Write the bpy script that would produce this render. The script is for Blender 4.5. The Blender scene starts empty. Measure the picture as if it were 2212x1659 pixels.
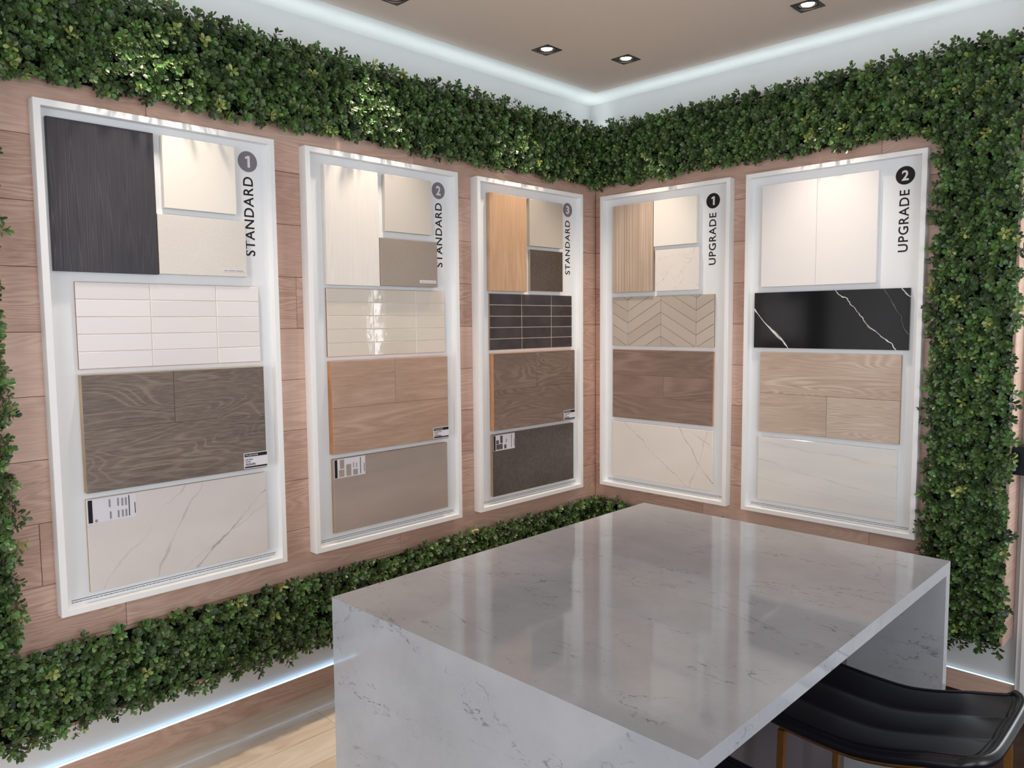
import bpy, bmesh, math, random
import numpy as np
from mathutils import Vector, Matrix, Euler

random.seed(7)
rng = np.random.default_rng(11)
SC = bpy.context.scene
COL = SC.collection

# ------------------------------------------------------------------ camera
CAM = Vector((2.901, -3.696, 1.715))
YAW, PITCH, ROLL = math.radians(44.387), math.radians(-4.639), math.radians(-0.469)
cd = bpy.data.cameras.new('camera'); cam = bpy.data.objects.new('camera', cd); COL.objects.link(cam)
cd.sensor_fit = 'HORIZONTAL'; cd.sensor_width = 36.0; cd.lens = 26.833
cd.clip_start = 0.05; cd.clip_end = 60
vd = Vector((-math.sin(YAW)*math.cos(PITCH), math.cos(YAW)*math.cos(PITCH), math.sin(PITCH)))
vr = vd.cross(Vector((0, 0, 1))).normalized(); vu = vr.cross(vd)
r2 = math.cos(ROLL)*vr + math.sin(ROLL)*vu; u2 = -math.sin(ROLL)*vr + math.cos(ROLL)*vu
cam.matrix_world = Matrix(((r2.x, u2.x, -vd.x, CAM.x), (r2.y, u2.y, -vd.y, CAM.y), (r2.z, u2.z, -vd.z, CAM.z), (0, 0, 0, 1)))
SC.camera = cam

# ------------------------------------------------------------------ world, daylight, exposure
w = bpy.data.worlds.new('world'); SC.world = w; w.use_nodes = True
bg = w.node_tree.nodes['Background']; bg.inputs[0].default_value = (0.85, 0.92, 1.0, 1); bg.inputs[1].default_value = 1.0
SC.view_settings.view_transform = 'Standard'; SC.view_settings.look = 'None'
SC.view_settings.gamma = 1; SC.view_settings.use_curve_mapping = False
SC.view_settings.exposure = 0.1
cy = SC.cycles; cy.max_bounces = 6; cy.diffuse_bounces = 4; cy.glossy_bounces = 3; cy.transmission_bounces = 2; cy.caustics_reflective = False; cy.caustics_refractive = False; cy.adaptive_threshold = 0.02

def area(name, loc, target, sx, sy, power, color):
    l = bpy.data.lights.new(name, 'AREA'); l.shape = 'RECTANGLE'; l.size = sx; l.size_y = sy
    l.energy = power; l.color = color
    o = bpy.data.objects.new(name, l); COL.objects.link(o); o.location = loc
    o.rotation_euler = (Vector(target)-Vector(loc)).to_track_quat('-Z', 'Z').to_euler()
    return o
DAY = (0.90, 0.95, 1.0)
area('daylight_back_window', (2.6, -6.95, 1.40), (2.6, 0, 1.40), 4.6, 2.5, 92, DAY)
area('daylight_side_window', (5.95, -3.0, 1.40), (0, -3.0, 1.40), 5.0, 2.5, 118, DAY)
area('daylight_glass_door', (2.60, 0.24, 1.57), (2.60, -5, 1.57), 0.26, 1.48, 9.5, DAY)

# ------------------------------------------------------------------ helpers
def lin(c):
    return tuple((x/12.92 if x <= 0.04045 else ((x+0.055)/1.055)**2.4) for x in [v/255.0 for v in c]) + (1.0,)

class MB:
    def __init__(s): s.v = []; s.f = []
    def box(s, x0, x1, y0, y1, z0, z1):
        n = len(s.v)
        s.v += [(x0,y0,z0),(x1,y0,z0),(x1,y1,z0),(x0,y1,z0),(x0,y0,z1),(x1,y0,z1),(x1,y1,z1),(x0,y1,z1)]
        s.f += [tuple(n+i for i in q) for q in ((0,3,2,1),(4,5,6,7),(0,1,5,4),(1,2,6,5),(2,3,7,6),(3,0,4,7))]
        return s
    def bevbox(s, x0, x1, y0, y1, z0, z1, b):
        # outward face is y0 : chamfered front edges
        n = len(s.v)
        s.v += [(x0,y1,z0),(x1,y1,z0),(x1,y1,z1),(x0,y1,z1),
                (x0,y0+b,z0),(x1,y0+b,z0),(x1,y0+b,z1),(x0,y0+b,z1),
                (x0+b,y0,z0+b),(x1-b,y0,z0+b),(x1-b,y0,z1-b),(x0+b,y0,z1-b)]
        s.f += [tuple(n+i for i in q) for q in ((0,3,2,1),(8,9,10,11),
                (0,1,5,4),(1,2,6,5),(2,3,7,6),(3,0,4,7),(4,5,9,8),(5,6,10,9),(6,7,11,10),(7,4,8,11))]
        return s
    def prism(s, poly, y0, y1):
        # poly in (x,z) counter-clockwise seen from -y ; y0 is the outward side
        n = len(s.v); k = len(poly)
        s.v += [(x, y0, z) for x, z in poly] + [(x, y1, z) for x, z in poly]
        s.f.append(tuple(n+i for i in range(k))); s.f.append(tuple(n+k+i for i in reversed(range(k))))
        for i in range(k):
            j = (i+1) % k; s.f.append((n+i, n+k+i, n+k+j, n+j))
        return s
    def quad(s, a, b, c, d):
        n = len(s.v); s.v += [a, b, c, d]; s.f.append((n, n+1, n+2, n+3)); return s
    def mesh(s, name):
        m = bpy.data.meshes.new(name); m.from_pydata(s.v, [], s.f); m.update(); return m

def obj(name, me, mat=None, parent=None, loc=(0,0,0), rz=0.0):
    if isinstance(me, MB): me = me.mesh(name)
    o = bpy.data.objects.new(name, me); COL.objects.link(o)
    if me is not None and mat is not None and len(me.materials) == 0: me.materials.append(mat)
    o.location = loc; o.rotation_euler = (0, 0, rz)
    if parent is not None: o.parent = parent
    return o
def tag(o, label, cat, group=None, kind=None):
    if label: o['label'] = label
    if cat: o['category'] = cat
    if group: o['group'] = group
    if kind: o['kind'] = kind
    return o
def empty(name, loc=(0,0,0), rz=0.0):
    o = bpy.data.objects.new(name, None); COL.objects.link(o); o.location = loc; o.rotation_euler = (0,0,rz)
    o.empty_display_size = 0.05
    return o
def struct(o, label=None, cat=None): return tag(o, label, cat, kind='structure')
def smooth(o):
    for p in o.data.polygons: p.use_smooth = True
    return o

# ------------------------------------------------------------------ materials
class NT:
    def __init__(s, name):
        s.m = bpy.data.materials.new(name); s.m.use_nodes = True
        s.t = s.m.node_tree; s.b = s.t.nodes['Principled BSDF']
    def n(s, typ, **kw):
        nd = s.t.nodes.new(typ)
        for k, v in kw.items(): setattr(nd, k, v)
        return nd
    def put(s, sock, v):
        if isinstance(v, bpy.types.NodeSocket): s.t.links.new(v, sock)
        else: sock.default_value = v
    def math(s, op, a, b=0.0, c=0.0, clamp=False):
        nd = s.n('ShaderNodeMath', operation=op, use_clamp=clamp)
        s.put(nd.inputs[0], a); s.put(nd.inputs[1], b)
        if len(nd.inputs) > 2: s.put(nd.inputs[2], c)
        return nd.outputs[0]
    def vmath(s, op, a, b=None):
        nd = s.n('ShaderNodeVectorMath', operation=op); s.put(nd.inputs[0], a)
        if b is not None: s.put(nd.inputs[1], b)
        return nd.outputs[0]
    def coord(s): return s.n('ShaderNodeTexCoord').outputs['Object']
    def rand(s): return s.n('ShaderNodeObjectInfo').outputs['Random']
    def shifted(s, vec=None):
        c = s.n('ShaderNodeCombineXYZ'); r = s.rand()
        for i, k in enumerate((37.0, 11.0, 53.0)): s.put(c.inputs[i], s.math('MULTIPLY', r, k))
        return s.vmath('ADD', vec or s.coord(), c.outputs[0])
    def noise(s, vec, scale=1.0, detail=2.0, rough=0.5, dist=0.0):
        nd = s.n('ShaderNodeTexNoise'); s.put(nd.inputs['Vector'], vec)
        nd.inputs['Scale'].default_value = scale; nd.inputs['Detail'].default_value = detail
        nd.inputs['Roughness'].default_value = rough; nd.inputs['Distortion'].default_value = dist
        return nd.outputs['Fac']
    def ramp(s, fac, stops):
        nd = s.n('ShaderNodeValToRGB'); s.put(nd.inputs[0], fac); e = nd.color_ramp.elements
        while len(e) < len(stops): e.new(0.5)
        for el, (p, c) in zip(e, stops): el.position = p; el.color = c if len(c) == 4 else lin(c)
        return nd.outputs[0]
    def mix(s, fac, a, b, mode='MIX'):
        nd = s.n('ShaderNodeMix', data_type='RGBA', blend_type=mode); s.put(nd.inputs[0], fac)
        s.put(nd.inputs[6], a); s.put(nd.inputs[7], b); return nd.outputs[2]
    def maprange(s, v, a, b, c=0.0, d=1.0):
        nd = s.n('ShaderNodeMapRange'); s.put(nd.inputs[0], v)
        for i, x in enumerate((a, b, c, d)): nd.inputs[i+1].default_value = x
        return nd.outputs[0]
    def bump(s, h, strength, dist=0.001):
        nd = s.n('ShaderNodeBump'); s.put(nd.inputs['Height'], h); nd.inputs['Strength'].default_value = strength
        nd.inputs['Distance'].default_value = dist; s.put(s.b.inputs['Normal'], nd.outputs[0])
    def done(s, color, rough=0.5, spec=0.5, coat=0.0, metal=0.0, coat_rough=0.05):
        s.put(s.b.inputs['Base Color'], color); s.put(s.b.inputs['Roughness'], rough)
        s.b.inputs['Specular IOR Level'].default_value = spec; s.b.inputs['Metallic'].default_value = metal
        s.b.inputs['Coat Weight'].default_value = coat; s.b.inputs['Coat Roughness'].default_value = coat_rough
        return s.m

def paint(name, c, rough=0.5, spec=0.4, var=0.03, **kw):
    n = NT(name); f = n.noise(n.coord(), 6.0, 3.0)
    c = lin(c); d = tuple(x*(1-var) for x in c[:3]) + (1,)
    g = n.noise(n.coord(), 180.0, 2.0); n.bump(g, 0.05, 0.0005)
    return n.done(n.mix(f, d, c), rough, spec, **kw)

def wood(name, dark, mid, light, axis='X', ring=34.0, stretch=(1.1, 1.0, 7.5), ringmix=0.55, pore=0.5, rough=0.45, spec=0.35, bumps=0.25, tone=0.12, wobble=0.5, rpow=1.6):
    n = NT(name); c = n.shifted()
    if axis == 'Z':
        sp = n.n('ShaderNodeSeparateXYZ'); n.put(sp.inputs[0], c); cb = n.n('ShaderNodeCombineXYZ')
        n.put(cb.inputs[0], sp.outputs[2]); n.put(cb.inputs[1], sp.outputs[1]); n.put(cb.inputs[2], sp.outputs[0]); c = cb.outputs[0]
    elif axis == 'Y':
        sp = n.n('ShaderNodeSeparateXYZ'); n.put(sp.inputs[0], c); cb = n.n('ShaderNodeCombineXYZ')
        n.put(cb.inputs[0], sp.outputs[1]); n.put(cb.inputs[1], sp.outputs[2]); n.put(cb.inputs[2], sp.outputs[0]); c = cb.outputs[0]
    a = n.noise(n.vmath('MULTIPLY', c, stretch), 1.0, 1.5, 0.45, wobble)
    fine = n.noise(n.vmath('MULTIPLY', c, (stretch[0]*6, 20, stretch[2]*9)), 1.0, 4.0, 0.6)
    a2 = n.math('ADD', a, n.math('MULTIPLY', fine, 0.02))
    s1 = n.math('SINE', n.math('MULTIPLY', a2, ring*6.0))
    rings = n.math('MULTIPLY_ADD', s1, 0.5, 0.5)
    rings = n.math('POWER', rings, rpow)
    msk = n.maprange(n.noise(n.vmath('ADD', n.vmath('MULTIPLY', c, (2.0, 1.0, 5.0)), (9, 4, 2)), 1.0, 2.0), 0.38, 0.62, 0.15, 1.0)
    rings = n.math('MULTIPLY', rings, msk)
    pores = n.noise(n.vmath('MULTIPLY', c, (stretch[0]*10, 40, stretch[2]*45)), 1.0, 3.0, 0.7)
    broad = n.noise(n.vmath('MULTIPLY', c, (1.0, 1.0, 3.0)), 1.3, 2.0)
    f = n.math('ADD', n.math('MULTIPLY', rings, ringmix), n.math('MULTIPLY', pores, pore))
    f = n.math('ADD', f, n.math('MULTIPLY', n.math('SUBTRACT', broad, 0.5), 0.5))
    f = n.math('ADD', f, n.math('MULTIPLY', n.math('SUBTRACT', n.rand(), 0.5), tone))
    hi = 0.35 + ringmix*0.6 + pore*0.25
    col = n.ramp(n.maprange(f, 0.05, hi), [(0.0, dark), (0.45, mid), (1.0, light)])
    n.bump(f, bumps, 0.0015)
    return n.done(col, rough, spec)

def veins(n, p, lst, thin=1.0):
    """sum of thin wandering vein lines; p object coords; lst: (angle_deg, offset, amp, freq, width, strength)"""
    sp = n.n('ShaderNodeSeparateXYZ'); n.put(sp.inputs[0], p)
    tot = None
    for (ang, off, amp, fr, wd, st) in lst:
        ca, sa = math.cos(math.radians(ang)), math.sin(math.radians(ang))
        d = n.math('ADD', n.math('MULTIPLY', sp.outputs[0], -sa), n.math('MULTIPLY', sp.outputs[2], ca))
        al = n.math('ADD', n.math('MULTIPLY', sp.outputs[0], ca), n.math('MULTIPLY', sp.outputs[2], sa))
        wob = n.noise(n.vmath('ADD', p, (off*31.7+1.3, 0, ang*0.37)), fr, 4.0, 0.55)
        d = n.math('ADD', n.math('SUBTRACT', d, off), n.math('MULTIPLY', n.math('SUBTRACT', wob, 0.5), amp))
        wn = n.noise(n.vmath('ADD', p, (3.1+off*7, 0, 9.2)), fr*1.7, 3.0, 0.6)
        wd2 = n.math('MULTIPLY', n.maprange(wn, 0.35, 0.7, 0.25, 1.8), wd)
        v = n.math('SUBTRACT', 1.0, n.math('DIVIDE', n.math('ABSOLUTE', d), wd2), clamp=True)
        brk = n.maprange(n.noise(n.vmath('ADD', p, (off*13.0+2.0, 0, 5.5+ang*0.1)), 5.0, 3.0, 0.6), 0.34, 0.58, 0.12, 1.0)
        v = n.math('MINIMUM', n.math('MULTIPLY', n.math('MULTIPLY', v, brk), st), 1.0)
        tot = v if tot is None else n.math('MAXIMUM', tot, v)
    return tot

def marble(name, base, base2, vein, lst, rough=0.12, halo=0.0, cloud=2.2, coat=0.0, stretch=(1,1,1)):
    n = NT(name); p = n.coord()
    f = n.noise(n.vmath('MULTIPLY', p, stretch), cloud, 4.0, 0.55)
    col = n.mix(n.maprange(f, 0.35, 0.7), lin(base), lin(base2))
    v = veins(n, p, lst)
    col = n.mix(v, col, lin(vein))
    return n.done(col, rough, 0.5, coat)

def speckle(name, c1, c2, scale=220, rough=0.4, cloudscale=3.0, spec=0.4, band=None, c3=None, thr=0.66):
    n = NT(name); p = n.coord()
    f = n.noise(p, scale, 2.0, 0.6); g = n.noise(n.vmath('MULTIPLY', p, band or (1,1,1)), cloudscale, 3.0)
    k = n.math('ADD', n.math('MULTIPLY', f, 0.55), n.math('MULTIPLY', g, 0.55))
    col = n.mix(n.maprange(k, 0.4, 0.72), lin(c1), lin(c2))
    if c3:
        h = n.noise(n.vmath('ADD', p, (4, 2, 7)), scale*0.25, 3.0, 0.7)
        col = n.mix(n.maprange(h, thr, thr+0.08), col, lin(c3))
    return n.done(col, rough, spec)

def emission(name, c, strength):
    n = NT(name); n.b.inputs['Emission Color'].default_value = lin(c); n.b.inputs['Emission Strength'].default_value = strength
    n.b.inputs['Base Color'].default_value = lin(c); return n.m

M = {}
M['wall'] = paint('white_wall_paint', (216, 216, 215), 0.6, 0.25)
M['ceil_white'] = paint('white_ceiling_paint', (242, 243, 243), 0.7, 0.2)
M['ceil_brown'] = paint('taupe_ceiling_paint', (230, 215, 204), 0.75, 0.2)
M['frame'] = paint('white_lacquer', (240, 240, 240), 0.4, 0.35, 0.02)
M['board'] = paint('white_board', (232, 234, 236), 0.5, 0.3, 0.02)
M['oak'] = wood('pink_oak_planks', (158, 124, 108), (195, 160, 143), (216, 184, 167), ring=22, stretch=(1.2, 1.0, 9.0), ringmix=0.36, pore=0.85, tone=0.3)
M['oak_floor'] = wood('pale_oak_floor', (205, 180, 152), (234, 214, 190), (246, 232, 212), axis='Y', ring=10, ringmix=0.3, pore=0.6, rough=0.22, spec=0.6, tone=0.3, bumps=0.06)
b_ = M['oak_floor'].node_tree.nodes['Principled BSDF']; b_.inputs['Coat Weight'].default_value = 0.7; b_.inputs['Coat Roughness'].default_value = 0.12
M['baseboard'] = wood('oak_baseboard', (172, 138, 120), (204, 169, 150), (220, 190, 171), ring=12, ringmix=0.4, pore=0.7)
M['carpet'] = speckle('dark_brown_carpet', (40, 30, 26), (74, 58, 50), 160, 0.95, 6, 0.1)
M['led'] = emission('cool_led', (176, 220, 255), 4.5); M['led_dim'] = emission('dim_cool_led', (200, 230, 255), 1.2)
M['mat'] = paint('hedge_backing', (16, 22, 14), 0.9, 0.1)
M['black'] = paint('black_metal', (18, 18, 20), 0.4, 0.5)
M['blackbox'] = paint('black_satin_box', (14, 15, 21), 0.5, 0.25)
M['ink'] = paint('black_ink', (34, 30, 34), 0.6, 0.2)
M['grey_badge'] = paint('grey_badge_print', (126, 119, 130), 0.55, 0.2)
M['black_badge'] = paint('black_badge_print', (34, 29, 33), 0.55, 0.2)
M['white_print'] = paint('white_print', (226, 222, 222), 0.55, 0.2)
M['paper'] = paint('label_paper', (224, 220, 226), 0.5, 0.3)
M['greyprint'] = paint('grey_print', (150, 144, 150), 0.6, 0.2)
M['ply'] = wood('plywood_edge', (168, 116, 78), (198, 148, 106), (216, 172, 130), axis='Z', ring=3, ringmix=0.3, pore=0.4)
M['tanply'] = wood('tan_core_edge', (150, 126, 100), (176, 150, 120), (196, 172, 142), axis='Z', ring=3, ringmix=0.3, pore=0.4)
M['brass'] = None
n = NT('brushed_brass'); M['brass'] = n.done(n.mix(n.noise(n.coord(), 60, 2), lin((172, 122, 66)), lin((198, 150, 88))), 0.35, 0.5, metal=0.85)
# leather
n = NT('black_leather'); g = n.noise(n.coord(), 260, 3, 0.6); n.bump(g, 0.25, 0.0006)
M['leather'] = n.done(n.mix(g, lin((10, 11, 16)), lin((22, 23, 31))), 0.30, 0.6)
M['stitch'] = paint('black_thread', (30, 30, 36), 0.7, 0.2)
# quartz
n = NT('grey_white_quartz'); p = n.coord()
cl = n.noise(p, 3.0, 4, 0.6); base = n.mix(n.maprange(cl, 0.3, 0.72), lin((161, 162, 167)), lin((181, 182, 187)))
sp1 = n.noise(p, 420, 2, 0.7); base = n.mix(n.maprange(sp1, 0.58, 0.8, 0, 0.30), base, lin((226, 226, 226)))
mp = n.n('ShaderNodeMapping'); n.put(mp.inputs['Vector'], p); mp.inputs['Rotation'].default_value = (0.2, 0.5, math.radians(-40)); mp.inputs['Scale'].default_value = (0.55, 2.0, 1.3)
q = n.vmath('ADD', mp.outputs[0], (2.3, 0.7, 4.1))
wv = n.noise(q, 3.2, 6, 0.62, 0.6)
ln = n.math('SUBTRACT', 1.0, n.math('DIVIDE', n.math('ABSOLUTE', n.math('SUBTRACT', wv, 0.5)), 0.009), clamp=True)
msk = n.maprange(n.noise(n.vmath('ADD', p, (7, 3, 1)), 5.5, 4, 0.6), 0.44, 0.60)
ln2 = n.math('MULTIPLY', ln, msk)
brk = n.maprange(n.noise(p, 45, 3, 0.7), 0.40, 0.58)
ln2 = n.math('MULTIPLY', ln2, brk)
bl = n.math('MULTIPLY', n.maprange(n.noise(n.vmath('ADD', p, (1, 9, 5)), 34, 4, 0.65), 0.66, 0.76), msk)
tot = n.math('MULTIPLY', n.math('MAXIMUM', ln2, n.math('MULTIPLY', bl, 0.7)), 0.9)
spk = n.maprange(n.noise(n.vmath('ADD', p, (5, 5, 5)), 150, 1, 0.5), 0.76, 0.80, 0, 0.5)
tot = n.math('MAXIMUM', tot, spk)
M['quartz'] = n.done(n.mix(tot, base, lin((96, 94, 104))), 0.06, 0.5)
M['taupe'] = paint('dark_taupe_panel', (92, 84, 86), 0.5, 0.3)
# leaves
n = NT('boxwood_leaf')
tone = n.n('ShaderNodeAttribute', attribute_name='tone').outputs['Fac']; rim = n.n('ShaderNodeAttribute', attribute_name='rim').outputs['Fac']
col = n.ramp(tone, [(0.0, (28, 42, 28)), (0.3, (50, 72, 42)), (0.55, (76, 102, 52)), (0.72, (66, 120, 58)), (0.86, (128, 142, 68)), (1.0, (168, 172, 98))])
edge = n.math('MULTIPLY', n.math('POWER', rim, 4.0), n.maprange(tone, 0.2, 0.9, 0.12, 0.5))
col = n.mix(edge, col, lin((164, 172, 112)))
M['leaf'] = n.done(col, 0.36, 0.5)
M['stem'] = paint('green_stem', (46, 62, 34), 0.6, 0.3)

# ------------------------------------------------------------------ room shell
ZC = 3.07; D = 0.20; X1 = 6.0; Y1 = -7.0
def shell(name, boxes, mat, label=None, cat=None):
    mb = MB()
    for b in boxes: mb.box(*b)
    return struct(obj(name, mb, mat), label, cat)
shell('wall_left', [(-D-0.12, -D, Y1-0.12, D+0.12, 0, ZC+0.2)], M['wall'], 'plain white wall behind the three frame hedge on the left', 'wall')
shell('wall_right', [(-D, 2.33, D, D+0.12, 0, ZC+0.2), (3.57, X1, D, D+0.12, 0, ZC+0.2), (2.33, 3.57, D, D+0.12, 2.5, ZC+0.2)], M['wall'], 'plain white wall behind the two frame hedge on the right', 'wall')
shell('wall_side', [(X1, X1+0.12, Y1, D+0.12, 0, 0.15), (X1, X1+0.12, Y1, D+0.12, 2.65, ZC+0.2), (X1, X1+0.12, -0.5, D+0.12, 0.15, 2.65), (X1, X1+0.12, Y1, -5.5, 0.15, 2.65)], M['wall'], 'white wall with a wide window, out of view to the right', 'wall')
shell('wall_back', [(-D, X1, Y1-0.12, Y1, 0, 0.15), (-D, X1, Y1-0.12, Y1, 2.65, ZC+0.2), (-D, 0.3, Y1-0.12, Y1, 0.15, 2.65), (4.9, X1, Y1-0.12, Y1, 0.15, 2.65)], M['wall'], 'white wall with a wide window behind the camera', 'wall')
def winframe(name, fr, lab):
    struct(obj(name, fr, M['frame']), lab, 'window')
mb = MB()
for x in (0.3, 1.45, 2.6, 3.75, 4.86): mb.box(x, x+0.04, Y1-0.06, Y1, 0.15, 2.65)
mb.box(0.3, 4.9, Y1-0.06, Y1, 0.15, 0.19).box(0.3, 4.9, Y1-0.06, Y1, 2.61, 2.65); winframe('window_1', mb, 'white framed wide window behind the camera')
mb = MB()
for y in (-5.5, -4.25, -3.0, -1.75, -0.54): mb.box(X1, X1+0.06, y, y+0.04, 0.15, 2.65)
mb.box(X1, X1+0.06, -5.5, -0.5, 0.15, 0.19).box(X1, X1+0.06, -5.5, -0.5, 2.61, 2.65); winframe('window_2', mb, 'white framed wide window out of view to the right')
# door casing at the end of the right wall (its edge shows at the far right)
mb = MB().box(2.206, 2.33, D-0.03, D, 0, 2.6).box(2.226, 2.31, D-0.042, D-0.03, 0, 2.58).box(2.33, 3.57, D-0.03, D, 2.5, 2.6).box(3.57, 3.69, D-0.03, D, 0, 2.6)
struct(obj('trim_1', mb, M['frame']), 'white door casing at the right edge of the picture', 'trim')
mb = MB().box(2.33, 2.46, D+0.01, D+0.05, 0, 2.5).box(2.74, 3.57, D+0.01, D+0.05, 0, 2.5).box(2.46, 2.74, D+0.01, D+0.05, 2.32, 2.5).box(2.46, 2.74, D+0.01, D+0.05, 0, 0.83)
struct(obj('door_1', mb, M['frame']), 'white door with a narrow glass light just beyond the right edge', 'door')

# ceiling: white perimeter, taupe centre with square cut-outs for the downlights
LAMPS = [(0.26, -2.60, 'l', 'black square ceiling downlight out of view above the frame at the far left'), (0.245, -1.665, 'l', 'black square ceiling downlight cut off by the top edge, left of the others'), (0.280, -0.75, 'l', 'black square ceiling downlight, left of the pair near the room corner'),
         (0.476, -0.354, 'r', 'black square ceiling downlight, right of the pair near the room corner'), (1.431, -0.345, 'r', 'black square ceiling downlight at upper right, touching the top edge')]
LS = 0.0545
def cells(x0, x1, y0, y1, holes, z, flip=True):
    xs = sorted({x0, x1} | {h[0] for h in holes} | {h[1] for h in holes}); ys = sorted({y0, y1} | {h[2] for h in holes} | {h[3] for h in holes})
    mb = MB()
    for i in range(len(xs)-1):
        for j in range(len(ys)-1):
            cx, cy = (xs[i]+xs[i+1])/2, (ys[j]+ys[j+1])/2
            if any(h[0] < cx < h[1] and h[2] < cy < h[3] for h in holes): continue
            mb.quad((xs[i], ys[j], z), (xs[i], ys[j+1], z), (xs[i+1], ys[j+1], z), (xs[i+1], ys[j], z))
    return mb
holes = [(x-LS+.004, x+LS-.004, y-LS+.004, y+LS-.004) for x, y, *_ in LAMPS]
ce = struct(obj('ceiling', MB().box(-D-0.12, X1+0.12, Y1-0.12, D+0.12, ZC+0.15, ZC+0.25).box(-D, 0, Y1, D, ZC, ZC+0.01).box(0, X1, 0, D, ZC, ZC+0.01), M['ceil_white']), 'ceiling with white border band around a taupe field', 'ceiling')
obj('painted_field', cells(0, X1, Y1, 0, holes, ZC), M['ceil_brown'], ce)

# floor
fl = struct(obj('floor', MB().box(-D-0.12, X1+0.12, Y1-0.12, D+0.12, -0.1, -0.016), M['oak_floor']), 'pale oak plank floor beside the island', 'floor')
PW = 0.185; k = 0
for i in range(7):
    x = -D + i*PW; y = D - rng.uniform(0, 1.6); ys = D
    while ys > Y1:
        ye = max(Y1, y)
        L = ys-ye; h = PW-0.0018
        if L > 0.05:
            me = MB().box(-h/2, h/2, -L/2+0.0008, L/2-0.0008, -0.016, 0.0)
            obj('floor_plank', me, M['oak_floor'], fl, (x+PW/2, (ys+ye)/2, 0))
        ys = ye; y = ys - rng.uniform(1.5, 2.0)
obj('carpet', MB().box(-D+7*PW, X1, Y1, D, -0.016, 0.0), M['carpet'], fl)
struct(obj('baseboard_left', MB().box(-D, -D+0.016, Y1, D, 0, 0.092), M['baseboard']), 'low oak baseboard under the left wall light strip', 'baseboard')
struct(obj('baseboard_right', MB().box(-D+0.016, 2.206, D-0.016, D, 0, 0.092), M['baseboard']), 'low oak baseboard along the right wall', 'baseboard')

# ------------------------------------------------------------------ wood clad wall boxes
ZB0, ZB1 = 0.317, 2.83
YL = -3.40; XR = 2.186
PH = 0.2145; Z0R = 0.837 - 3*PH
def plank_rows(parent, length, u0, joints, rev):
    th = 0.012
    for r in range(-1, 13):
        z0, z1 = max(ZB0, Z0R+r*PH), min(ZB1, Z0R+(r+1)*PH)
        if z1-z0 < 0.01: continue
        cuts = joints.get(r)
        if cuts is None:
            c = u0 + rng.uniform(0.2, 1.3); cuts = []
            while c < u0+length-0.15: cuts.append(c); c += rng.uniform(1.1, 1.6)
        e = [u0]+[c for c in cuts if u0+0.05 < c < u0+length-0.05]+[u0+length]
        for a, b in zip(e[:-1], e[1:]):
            g = 0.0007; L = b-a
            dz = rng.uniform(0, 0.0008)
            mb = MB().bevbox(-L/2+g, L/2-g, -dz, th, -(z1-z0)/2+g, (z1-z0)/2-g, 0.0012)
            obj('plank', mb, M['oak'], parent, ((a+b)/2, 0, (z0+z1)/2))
wl = empty('wood_feature_wall', (0, 0, 0), math.pi/2)
tag(wl, 'raised wall of horizontal pink oak planks carrying the three left frames', 'wood panelling')
plank_rows(wl, -YL, YL, {10: [-2.6, -1.385], 2: [-2.75, -1.507]}, False)
obj('box_body', MB().box(YL, 0.0, 0.0125, D, ZB0, ZB1), M['mat'], wl)
wr = empty('wood_feature_wall', (0, 0, 0), 0)
tag(wr, 'raised wall of horizontal pink oak planks carrying the two right frames', 'wood panelling')
plank_rows(wr, XR-0.0002, 0.0002, {10: [0.55, 1.637], 2: [0.75, 1.631]}, False)
obj('box_body', MB().box(-D, XR-0.013, 0.0125, D-0.001, ZB0, ZB1), M['mat'], wr)
for r in range(-1, 13):
    z0, z1 = max(ZB0, Z0R+r*PH), min(ZB1, Z0R+(r+1)*PH)
    if z1-z0 < 0.01: continue
    mb = MB().box(-0.0125, 0, -0.0935, 0.0935, -(z1-z0)/2+.0007, (z1-z0)/2-.0007)
    o = obj('side_plank', mb, M['oak'], wr, (XR, 0.0125+0.0935, (z0+z1)/2)); o.data.materials.clear(); o.data.materials.append(M['baseboard'])

# LED strips: one on top of each box behind the hedge, one at the foot of each wall
def led(name, x0, x1, y0, y1, z0, z1, lab, mat='led'):
    tag(obj(name, MB().box(x0, x1, y0, y1, z0, z1), M[mat]), lab, 'light strip', 'led strips along the walls')
led('led_strip', -D+0.009, -D+0.015, YL, D-0.02, 0.0922, 0.0962, 'glowing pale blue light strip on the baseboard under the left hedge')
led('led_strip', -D+0.02, 2.20, D-0.015, D-0.009, 0.0922, 0.0962, 'dim pale light strip on the baseboard under the right hedge', 'led_dim')
M['alu'] = paint('white_channel', (225, 226, 228), 0.5, 0.4)
M['led_up'] = emission('cool_cove_led', (228, 238, 238), 8.0)
def cove(name, rz, u0, u1, lab):
    t = empty(name, (0, 0, ZB1+0.0005), rz); tag(t, lab, 'light strip', 'led strips along the walls')
    y = 0.10
    obj('channel_side', MB().box(u0, u1, y-0.020, y-0.017, 0, 0.048), M['alu'], t)
    obj('channel_side', MB().box(u0, u1, y+0.017, y+0.020, 0, 0.048), M['alu'], t)
    obj('led_tape', MB().box(u0, u1, y-0.0165, y+0.0165, 0, 0.003), M['led_up'], t)
cove('cove_light', math.pi/2, YL, D-0.004, 'cove light channel hidden on top of the left hedge wall')
cove('cove_light', 0.0, -0.075, 2.15, 'cove light channel hidden on top of the right hedge wall')

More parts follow.
